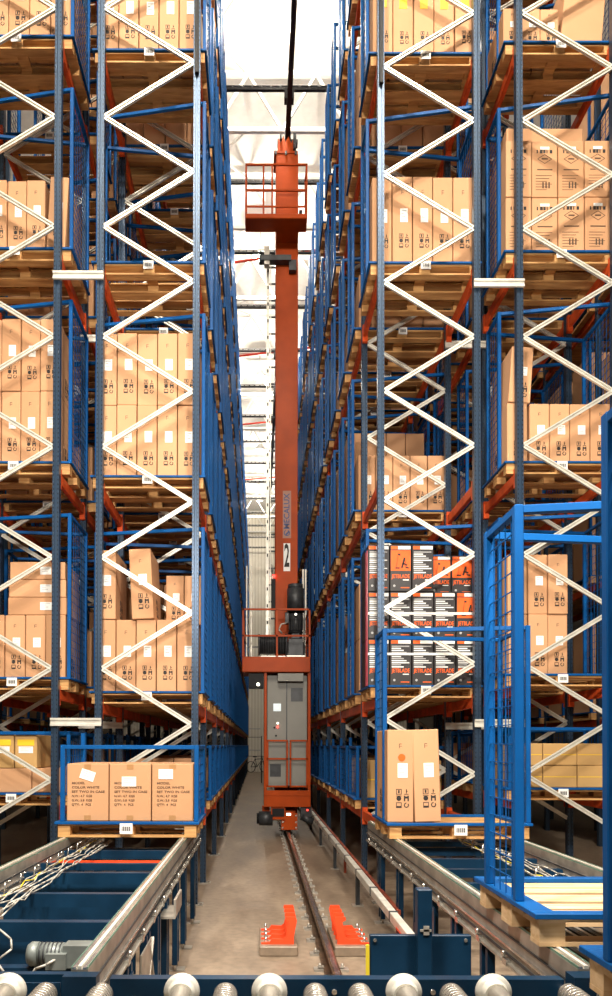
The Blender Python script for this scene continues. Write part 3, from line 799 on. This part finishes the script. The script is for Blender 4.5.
for s, xc, nm in ((1, .17, 'left'), (-1, .775, 'right')):
    pl = tag(MB().box(-.155, .155, 0, .66, 0, .08, 'floor').build('concrete_plinth', loc=(xc, 6.05, 0), bevel=.008), f"small concrete plinth to the {nm} of the crane rail", 'plinth')
    for k in range(4):
        z0 = .0
        pts = [(-.14, 0), (.125, 0), (.125, .06), (.15, .19), (.14, .22), (.06, .22), (.055, .195), (.085, .18), (.06, .06), (.035, .04), (-.05, .045), (-.07, .016), (-.14, .012)]
        pts = [(x * s, z) for x, z in pts]
        if s < 0: pts = pts[::-1]
        o = MB().prism(pts, 0, .022, 'buffer').build('crane_stop_bracket', loc=(xc, 6.12 + k * .15, .0805))
        MB().cyl((-s * .1, .045, 0), (-s * .1, .045, .05), .012, 'steel', 8).box(-s * .1 - .02, -s * .1 + .02, .024, .066, 0, .01, 'steel').build('anchor_bolt', o)
        tag(o, f"red-orange curved stop bracket on the {nm} plinth, {ordw(k+1)} from the front", 'bracket', 'red stop brackets beside the rail')
bb = thing('power_bus_bar', 'beige square conduit rail on low posts along the right foot of the aisle', 'bus bar', (1.06, 0, 0))
for k in range(42): MB().box(-.034, .034, 5.86 + k, 5.89 + k, .325, .405, 'dgrey').build('joint_clamp', bb)
for k in range(14): MB().box(-.03, .03, 4.9 + 3 * k, 4.9 + 3 * k + 2.98, .33, .40, 'brace').build('conduit_section', bb, bevel=.004)
tag(MB().box(-.032, -.02, 4.6, 5.6, .338, .352, 'buffer').build('red_edge_strip', bb), 'red edge strip')
for k in range(16): MB().box(-.02, .02, 5.6 + 2.35 * k, 5.66 + 2.35 * k, .01, .33, 'dgrey').box(-.06, .06, 5.57 + 2.35 * k, 5.69 + 2.35 * k, 0, .01, 'zinc').build('support_post', bb)
tag(MB().box(1.15, 1.18, 6.2, 46, .30, .34, 'rustpaint').box(1.15, 1.18, 10, 10.05, 0, .3, 'rustpaint').box(1.15, 1.18, 30, 30.05, 0, .3, 'rustpaint').build('protection_rail'), 'thin orange-red rail running behind the beige conduit', 'rail')

# ------------------------------------------------------------------ stacker crane
CY = 14.0
ck = thing('stacker_crane', 'tall orange-red stacker crane with mast, two railed platforms and grey cabinet in the aisle', 'crane', (0, CY, 0))
MB().box(.325, .76, .45, .95, .36, 13.22, 'crane').build('mast', ck, bevel=.01)
m = MB().box(.285, .75, .44, .96, 13.22, 13.26, 'crane')
for x in (.32, .52, .71): m.box(x - .02, x + .02, .42, .44, 13.18, 13.25, 'dgrey')
m.build('mast_flange', ck)
m = MB().prism([(.35, 13.26), (.70, 13.26), (.67, 13.56), (.62, 13.45), (.57, 13.6), (.51, 13.48), (.47, 13.62), (.41, 13.46), (.38, 13.58)], .5, .9, 'crane')
tag(m.build('mast_head', ck), 'notched orange head')
MB().box(.40, .44, .44, .5, 13.5, 13.6, 'black').box(.66, .72, .42, .5, 13.3, 13.6, 'black').box(.36, .76, .62, .78, 13.58, 13.64, 'black').box(.505, .515, .6, .8, 13.64, 13.85, 'black').box(.606, .62, .6, .8, 13.64, 13.85, 'black').build('guide_roller_head', ck)
def platform(z0, z1, ztop, zm, x0, x1, y0, y1, px, name, lab):
    o = MB().box(x0, x1, y0, y1, z0, z1, 'crane').build(name, ck, bevel=.01); tag(o, lab)
    r = MB(); t = .016
    for z in (ztop, zm):
        r.bar((x0, y0 + t, z), (x1, y0 + t, z), .032, .032, 'crane'); r.bar((x0 + t, y0, z), (x0 + t, y1, z), .032, .032, 'crane'); r.bar((x1 - t, y0, z), (x1 - t, y1, z), .032, .032, 'crane')
    for x in [x0 + t, x1 - t] + px: r.bar((x, y0 + t, z1), (x, y0 + t, ztop), .032, .032, 'crane')
    for x in (x0 + t, x1 - t): r.bar((x, y1 - t, z1), (x, y1 - t, ztop), .032, .032, 'crane')
    r.build('guard_railing', o)
    return o
platform(11.45, 11.54, 12.46, 11.98, -.26, .895, -.25, .14, [.08, .24], 'upper_platform', 'upper orange platform')
MB().box(.33, .755, .141, .449, 11.46, 11.50, 'crane').build('platform_bracket', ck)
lp = platform(3.02, 3.30, 4.16, 3.68, -.29, .945, -.45, .44, [.34], 'lower_platform', 'lower orange platform')
MB().box(-.26, .895, -.246, -.226, 11.66, 11.69, 'crane').build('toe_board', ck)
cab = MB().box(.165, .90, -.25, .40, .95, 2.98, 'grey').build('control_cabinet', ck, bevel=.01)
MB().box(.175, .52, -.258, -.251, 1.0, 2.93, 'grey').build('door', cab); MB().box(.53, .89, -.258, -.251, 1.0, 2.93, 'grey').build('door', cab)
MB().box(.60, .82, -.262, -.259, 2.50, 2.75, 'dgrey').build('vent_grille', cab); MB().box(.22, .42, -.262, -.259, 1.12, 1.35, 'dgrey').build('vent_grille', cab)
MB().box(.28, .42, -.268, -.259, 2.32, 2.46, 'screen').build('display_screen', cab)
for x, z, k in ((.36, 2.1, 'whiteglow'), (.36, 2.03, 'redglow'), (.30, 2.02, 'black'), (.33, 1.87, 'black')): MB().cyl((x, -.275, z), (x, -.259, z), .018, k, 10).build('push_button', cab)
MB().box(.515, .535, -.263, -.259, 1.0, 2.93, 'dgrey').build('door_gap', cab)
m = MB()
for x in (.135, .93): m.bar((x, -.36, .72), (x, -.36, 3.02), .05, .05, 'crane'); m.bar((x, .35, .72), (x, .35, 3.02), .05, .05, 'crane')
m.build('cabinet_frame', ck, bevel=.005)
for x0, x1, n in ((.16, .545, 'l'), (.575, .905, 'r')):
    g_ = MB()
    for z in (.95, 1.33 + .12, 1.78): g_.bar((x0, -.37, z), (x1, -.37, z), .03, .03, 'crane')
    for x in (x0 + .015, x1 - .015): g_.bar((x, -.37, .95), (x, -.37, 1.78), .03, .03, 'crane')
    g_.build('railing_gate', ck)
MB().box(.11, .955, -.42, .45, .58, .80, 'crane').box(.11, .955, -.43, -.42, .78, .88, 'crane').build('base_frame', ck, bevel=.01)
MB().box(.24, .50, -.38, -.34, .35, .58, 'crane').box(.26, .48, -.385, -.33, .40, .55, 'black').build('lower_bracket', ck)
m = MB().box(.47, .68, -.30, .9, .15, .5, 'crane').box(.43, .72, -.33, -.30, .16, .46, 'crane').box(.52, .60, -.335, -.33, .42, .46, 'whiteglow')
for x in (.455, .695):
    for z in (.20, .30, .42): m.cyl((x, -.345, z), (x, -.33, z), .016, 'steel', 8)
m.build('travel_carriage', ck)
for yy in (-.1, .7): MB().cyl((.50, yy, .221), (.61, yy, .221), .10, 'rail', 20).build('rail_wheel', ck)
m = MB().cyl((.02, -.28, .36), (.27, -.28, .36), .13, 'dgrey', 20).cyl((-.02, -.28, .36), (.02, -.28, .36), .10, 'black', 18).cyl((.27, -.28, .36), (.47, -.28, .36), .04, 'zinc', 12).box(.08, .22, -.2, .1, .45, .58, 'crane')
tag(m.build('travel_motor', ck), 'dark grey travel motor')
tag(MB().cyl((.80, -.3, .40), (1.0, -.3, .30), .07, 'dgrey', 14).box(.78, .98, -.35, -.2, .40, .58, 'dgrey').cyl((.90, -.38, .52), (.90, -.36, .52), .015, 'redglow', 8).build('current_collector', ck), 'dark collector arm')
# hoist
hm = MB().cyl((.69, -.1, 4.20), (.69, -.1, 4.60), .155, 'dgrey', 24).cyl((.69, -.1, 4.60), (.69, -.1, 4.68), .14, 'dgrey', 24).cyl((.69, -.1, 4.16), (.69, -.1, 4.20), .16, 'black', 20).cyl((.69, -.1, 3.80), (.69, -.1, 4.16), .12, 'dgrey', 20).cyl((.69, -.1, 3.76), (.69, -.1, 3.80), .14, 'black', 20).box(.56, .82, -.26, .06, 3.34, 3.66, 'dgrey').box(.62, .76, -.2, 0, 3.66, 3.76, 'dgrey').box(.50, .56, -.2, 0, 3.95, 4.15, 'dgrey').cyl((.69, -.27, 4.10), (.69, -.22, 4.10), .025, 'steel', 10).box(.52, .56, -.22, .02, 3.36, 3.6, 'black').box(.82, .86, -.22, .02, 3.36, 3.6, 'black')
for k in range(6): hm.box(.56 + k * .05, .575 + k * .05, -.235, -.22, 3.82, 4.12, 'black')
tag(hm.build('hoist_motor', ck), 'dark grey hoist motor')
dr = MB().cyl((.04, -.1, 3.56), (.5, -.1, 3.56), .17, 'black', 24).cyl((0, -.1, 3.56), (.04, -.1, 3.56), .2, 'dgrey', 24).cyl((.5, -.1, 3.56), (.54, -.1, 3.56), .2, 'dgrey', 24)
for k in range(14): dr.cyl((.06 + k * .031, -.1, 3.56), (.074 + k * .031, -.1, 3.56), .178, 'dgrey', 24)
dr.build('cable_drum', ck)
MB().box(.05, .50, -.32, .1, 3.301, 3.33, 'brace').box(.52, .86, -.32, .1, 3.301, 3.34, 'brace').build('machine_base', ck)
MB().tube([(.52, -.2, 3.95), (.42, -.25, 3.92), (.38, -.25, 3.82), (.44, -.2, 3.76)], .014, 'cable').build('motor_cable', ck)
MB().box(.36, .82, -.42, -.1, 2.86, 3.0, 'grey').build('cable_tray', ck); MB().box(-.17, .10, -.4, -.1, 2.74, 3.0, 'black').cyl((.0, -.42, 2.80), (.0, -.40, 2.80), .03, 'whiteglow', 10).build('sensor_box', ck)
# ladder beside the mast
ld = MB()
ld.box(.150, .205, .62, .68, 3.3, 11.35, 'brace').box(.225, .24, .62, .68, 3.3, 11.35, 'brace')
for k in range(24): ld.box(.165, .19, .612, .62, 3.4 + k * .33, 3.46 + k * .33, 'black')
z = 3.5
while z < 11.3: ld.box(.16, .335, .635, .66, z, z + .03, 'dgrey'); z += .33
tag(ld.build('ladder', ck), 'pale narrow ladder')
ld = MB()
for x in (-.22, -.13): ld.box(x - .012, x + .012, .2, .23, 3.3, 5.1, 'zinc')
for z in (3.35, 3.55, 3.75): ld.box(-.22, .3, .21, .225, z, z + .02, 'dgrey')
ld.build('side_posts', ck)
for x in (.86, .93): pass
MB().box(.85, .88, .46, .5, 3.3, 5.1, 'zinc').box(.90, .93, .46, .5, 3.3, 5.1, 'zinc').build('cable_guides', ck)
MB().cyl((.27, .40, 4.95), (.33, .40, 4.95), .03, 'redglow', 12).box(.25, .33, .42, .5, 4.3, 4.9, 'black').build('warning_light', ck)
# mast labels
def ztext(mb, s, size, mat, x, z, sx=1): mb.text(s, size, mat, Matrix.Translation((x, .4465, z)) @ Matrix.Rotation(-PI / 2, 4, 'Y'), sx)
lb = MB().box(.47, .63, .448, .4495, 5.70, 6.62, 'logo'); ztext(lb, 'MECALUX', .155, 'logoink', .55, 6.22, .98)
for k in range(10):
    if k in (2,): continue
    a0, a1 = k * PI / 5, (k + 1) * PI / 5; p = lambda a, r: (.55 + r * math.cos(a), 5.80 + r * math.sin(a))
    lb.prism([p(a0, .062), p(a1, .062), p(a1, .045), p(a0, .045)], .446, .448, 'logoink')
lb.prism([(.52, 5.78), (.58, 5.84), (.60, 5.81), (.54, 5.75)], .446, .448, 'logoink')
tag(lb.build('maker_label', ck), 'vertical label reading MECALUX')
nb = MB().box(.485, .615, .447, .4495, 5.06, 5.60, 'paper').text('2', .62, 'ink', Matrix.Translation((.55, .4455, 5.34)), .34, 'CENTER')
tag(nb.build('number_plate', ck), 'white number plate reading 2')
m = MB().box(.0, .62, .28, .44, 11.02, 11.12, 'dgrey').box(.58, .72, .32, .44, 10.85, 11.05, 'dgrey').box(.1, .2, .3, .44, 10.95, 11.3, 'zinc')
m.build('limit_switch_bracket', ck)
MB().box(.12, .26, .3, .44, 11.9, 12.4, 'white').box(.77, .83, .3, .34, 11.9, 12.0, 'black').build('switch_box', ck)

# ------------------------------------------------------------------ roof structure, lamps, pipes, bicycle
for k in range(12):
    y = 13.2 + 3.1 * k
    m = MB(); z0, z1 = 15.2, 16.45
    m.bar((-4, y, z1), (5, y, z1), .1, .1, 'white'); m.bar((-4, y, z0), (5, y, z0), .09, .09, 'white')
    for q in range(6):
        x = -4 + q * 1.5; m.bar((x, y, z0), (x + .75, y + .0, z1), .055, .055, 'white'); m.bar((x + .75, y, z1), (x + 1.5, y, z0), .055, .055, 'white')
    for x in (-1.6, 1.6): m.bar((x, y, z0), (x + 1.3, y + 3.05, z1), .05, .05, 'white'); m.bar((x, y + 3.05, z1), (x + 1.3, y, z0), .05, .05, 'white')
    tag(m.build('roof_truss'), f"white lattice roof truss, {ordw(k+1)} from the front, above the aisle", 'roof truss', 'white roof trusses')
for k, y in enumerate((13.0, 20.5, 25.5, 31, 37.5)):
    tag(MB().cyl((-3, y + .6, 15.05), (4, y - 1.0, 15.05), .035, 'pipe_red', 10).build('hanging_sprinkler_pipe'), f"red sprinkler pipe crossing under the roof, {ordw(k+1)} from the front", 'pipe', 'red sprinkler pipes')
lampme = None
def lamp(x, y, z, power, label, size=.2, col=(1, .90, .76)):
    global lampme
    o = thing('high_bay_lamp', label, 'lamp', (x, y, z), 0, 'round high bay lamps')
    if lampme is None:
        lampme = (MB().lathe((0, 0, 0), (0, 0, .3), [(0, .24), (.3, .22), (.7, .12), (1, .08)], 'white', 24).mesh('lamp_housing'),
                  MB().cyl((0, 0, -.012), (0, 0, -.002), .22, 'glow', 24).mesh('lamp_lens'), MB().cyl((0, 0, .3), (0, 0, Z_CEIL - z), .015, 'white', 8).mesh('hanger_rod'))
    link('lamp_housing', lampme[0], o); link('lamp_lens', lampme[1], o); link('hanger_rod', lampme[2], o)
    l = bpy.data.lights.new('lamp_light', 'POINT'); l.energy = power; l.color = col; l.shadow_soft_size = size
    lo = bpy.data.objects.new('lamp_light', l); COL.objects.link(lo); lo.location = (x, y, z - .25)
    return o
for k, y in enumerate((14, 21, 28, 35, 42)):
    lamp(.31 if k == 0 else .05, y, 15.5, 560, f"glowing round high bay lamp above the aisle, {ordw(k+1)} from the front")
for x, y in ((-1.6, 1.4), (2.3, 1.8), (.4, -1.0)):
    lamp(x, y, 13.8, 1900, f"high bay lamp over the conveyor area, {'left' if x < 0 else 'right' if x > 2 else 'middle'} one", .25)

bk = thing('bicycle', 'small dark bicycle parked at the far end of the aisle', 'bicycle', (-.02, 46.6, 0), math.radians(35))
for x in (-.5, .5):
    w = MB(); n = 24; r = .33
    for k in range(n):
        a0, a1 = 2 * PI * k / n, 2 * PI * (k + 1) / n
        w.bar((x + r * math.cos(a0), 0, .35 + r * math.sin(a0)), (x + r * math.cos(a1), 0, .35 + r * math.sin(a1)), .035, .035, 'black', up=(0, 1, 0))
        if k % 3 == 0: w.bar((x, 0, .35), (x + r * math.cos(a0), 0, .35 + r * math.sin(a0)), .006, .006, 'zinc', up=(0, 1, 0))
    w.build('wheel', bk)
m = MB()
for a, b in (((-.5, .35), (-.18, .85)), ((-.5, .35), (-.05, .35)), ((-.05, .35), (-.18, .85)), ((-.05, .35), (.35, .80)), ((-.17, .82), (.35, .84)), ((.5, .35), (.33, .98)), ((-.18, .85), (-.2, .95))):
    m.cyl((a[0], 0, a[1]), (b[0], 0, b[1]), .02, 'black', 8)
m.build('frame', bk); MB().box(-.32, -.1, -.06, .06, .94, .99, 'black').build('saddle', bk); MB().cyl((.33, -.25, 1.0), (.33, .25, 1.0), .018, 'black', 8).build('handlebar', bk)
for k, z in enumerate((1.2, 2.05)):
    tag(MB().cyl((-.66, 0, z), (.16, 0, z), .014, 'black', 6).cyl((-.66, 0, 0), (-.66, 0, z + .05), .02, 'black', 6).cyl((.16, 0, 0), (.16, 0, z + .05), .02, 'black', 6).build('barrier_rail', loc=(0, 33.5 + k * .2, 0)), f"thin dark barrier rail across the far aisle, {('lower', 'upper')[k]} one", 'barrier', 'thin aisle barriers')

# ------------------------------------------------------------------ world, camera, light
w = bpy.data.worlds.new('hall_ambient'); scene.world = w; w.use_nodes = True
w.node_tree.nodes['Background'].inputs[0].default_value = (1, .93, .85, 1); w.node_tree.nodes['Background'].inputs[1].default_value = .02
for x in (-.9, 1.5):  # unseen spot lamps added as fill to brighten conveyor loads and rack fronts
    o = thing('added_fill_lamp', f"added low fill spot lamp over the conveyors, {'left' if x < 0 else 'right'} one", 'lamp', (x, 1.95, 5.1), 0, 'added fill lamps over the conveyors')
    link('lamp_housing', lampme[0], o); link('lamp_lens', lampme[1], o)
    MB().cyl((0, 0, .3), (0, 0, Z_CEIL - 5.1), .012, 'white', 8).build('hanger_rod', o)
    l = bpy.data.lights.new('fill_light', 'SPOT'); l.energy = 820; l.color = (1, .92, .82); l.shadow_soft_size = .3; l.spot_size = math.radians(140); l.spot_blend = .8
    lo = bpy.data.objects.new('fill_light', l); COL.objects.link(lo); lo.location = (x, 1.95, 4.75)
    lo.rotation_euler = (Vector((.3, 8, 1.6)) - lo.location).to_track_quat('-Z', 'Y').to_euler()


cam = bpy.data.cameras.new('camera'); co = bpy.data.objects.new('camera', cam); COL.objects.link(co); scene.camera = co
EPS = .0134
co.matrix_world = Matrix.Translation((0, 0, H)) @ Matrix.Rotation(PI / 2 + EPS, 4, 'X') @ Matrix.Rotation(.0022, 4, 'Z')
cam.sensor_fit = 'VERTICAL'; cam.sensor_height = 36; cam.lens = 36 * F / 996
cam.shift_x = 48 / 996; cam.shift_y = (247 - F * math.tan(EPS)) / 996
cam.clip_end = 200; cam.clip_start = .05
vs = scene.view_settings
vs.view_transform = 'Standard'; vs.look = 'None'; vs.gamma = 1; vs.use_curve_mapping = False; vs.exposure = .45
scene.cycles.max_bounces = 6; scene.cycles.diffuse_bounces = 3; scene.cycles.use_denoising = True

for p in list(PROTO.values()) + list(CART.values()):
    for ch in [x for x in bpy.data.objects if x.parent == p]: bpy.data.objects.remove(ch)
    bpy.data.objects.remove(p)
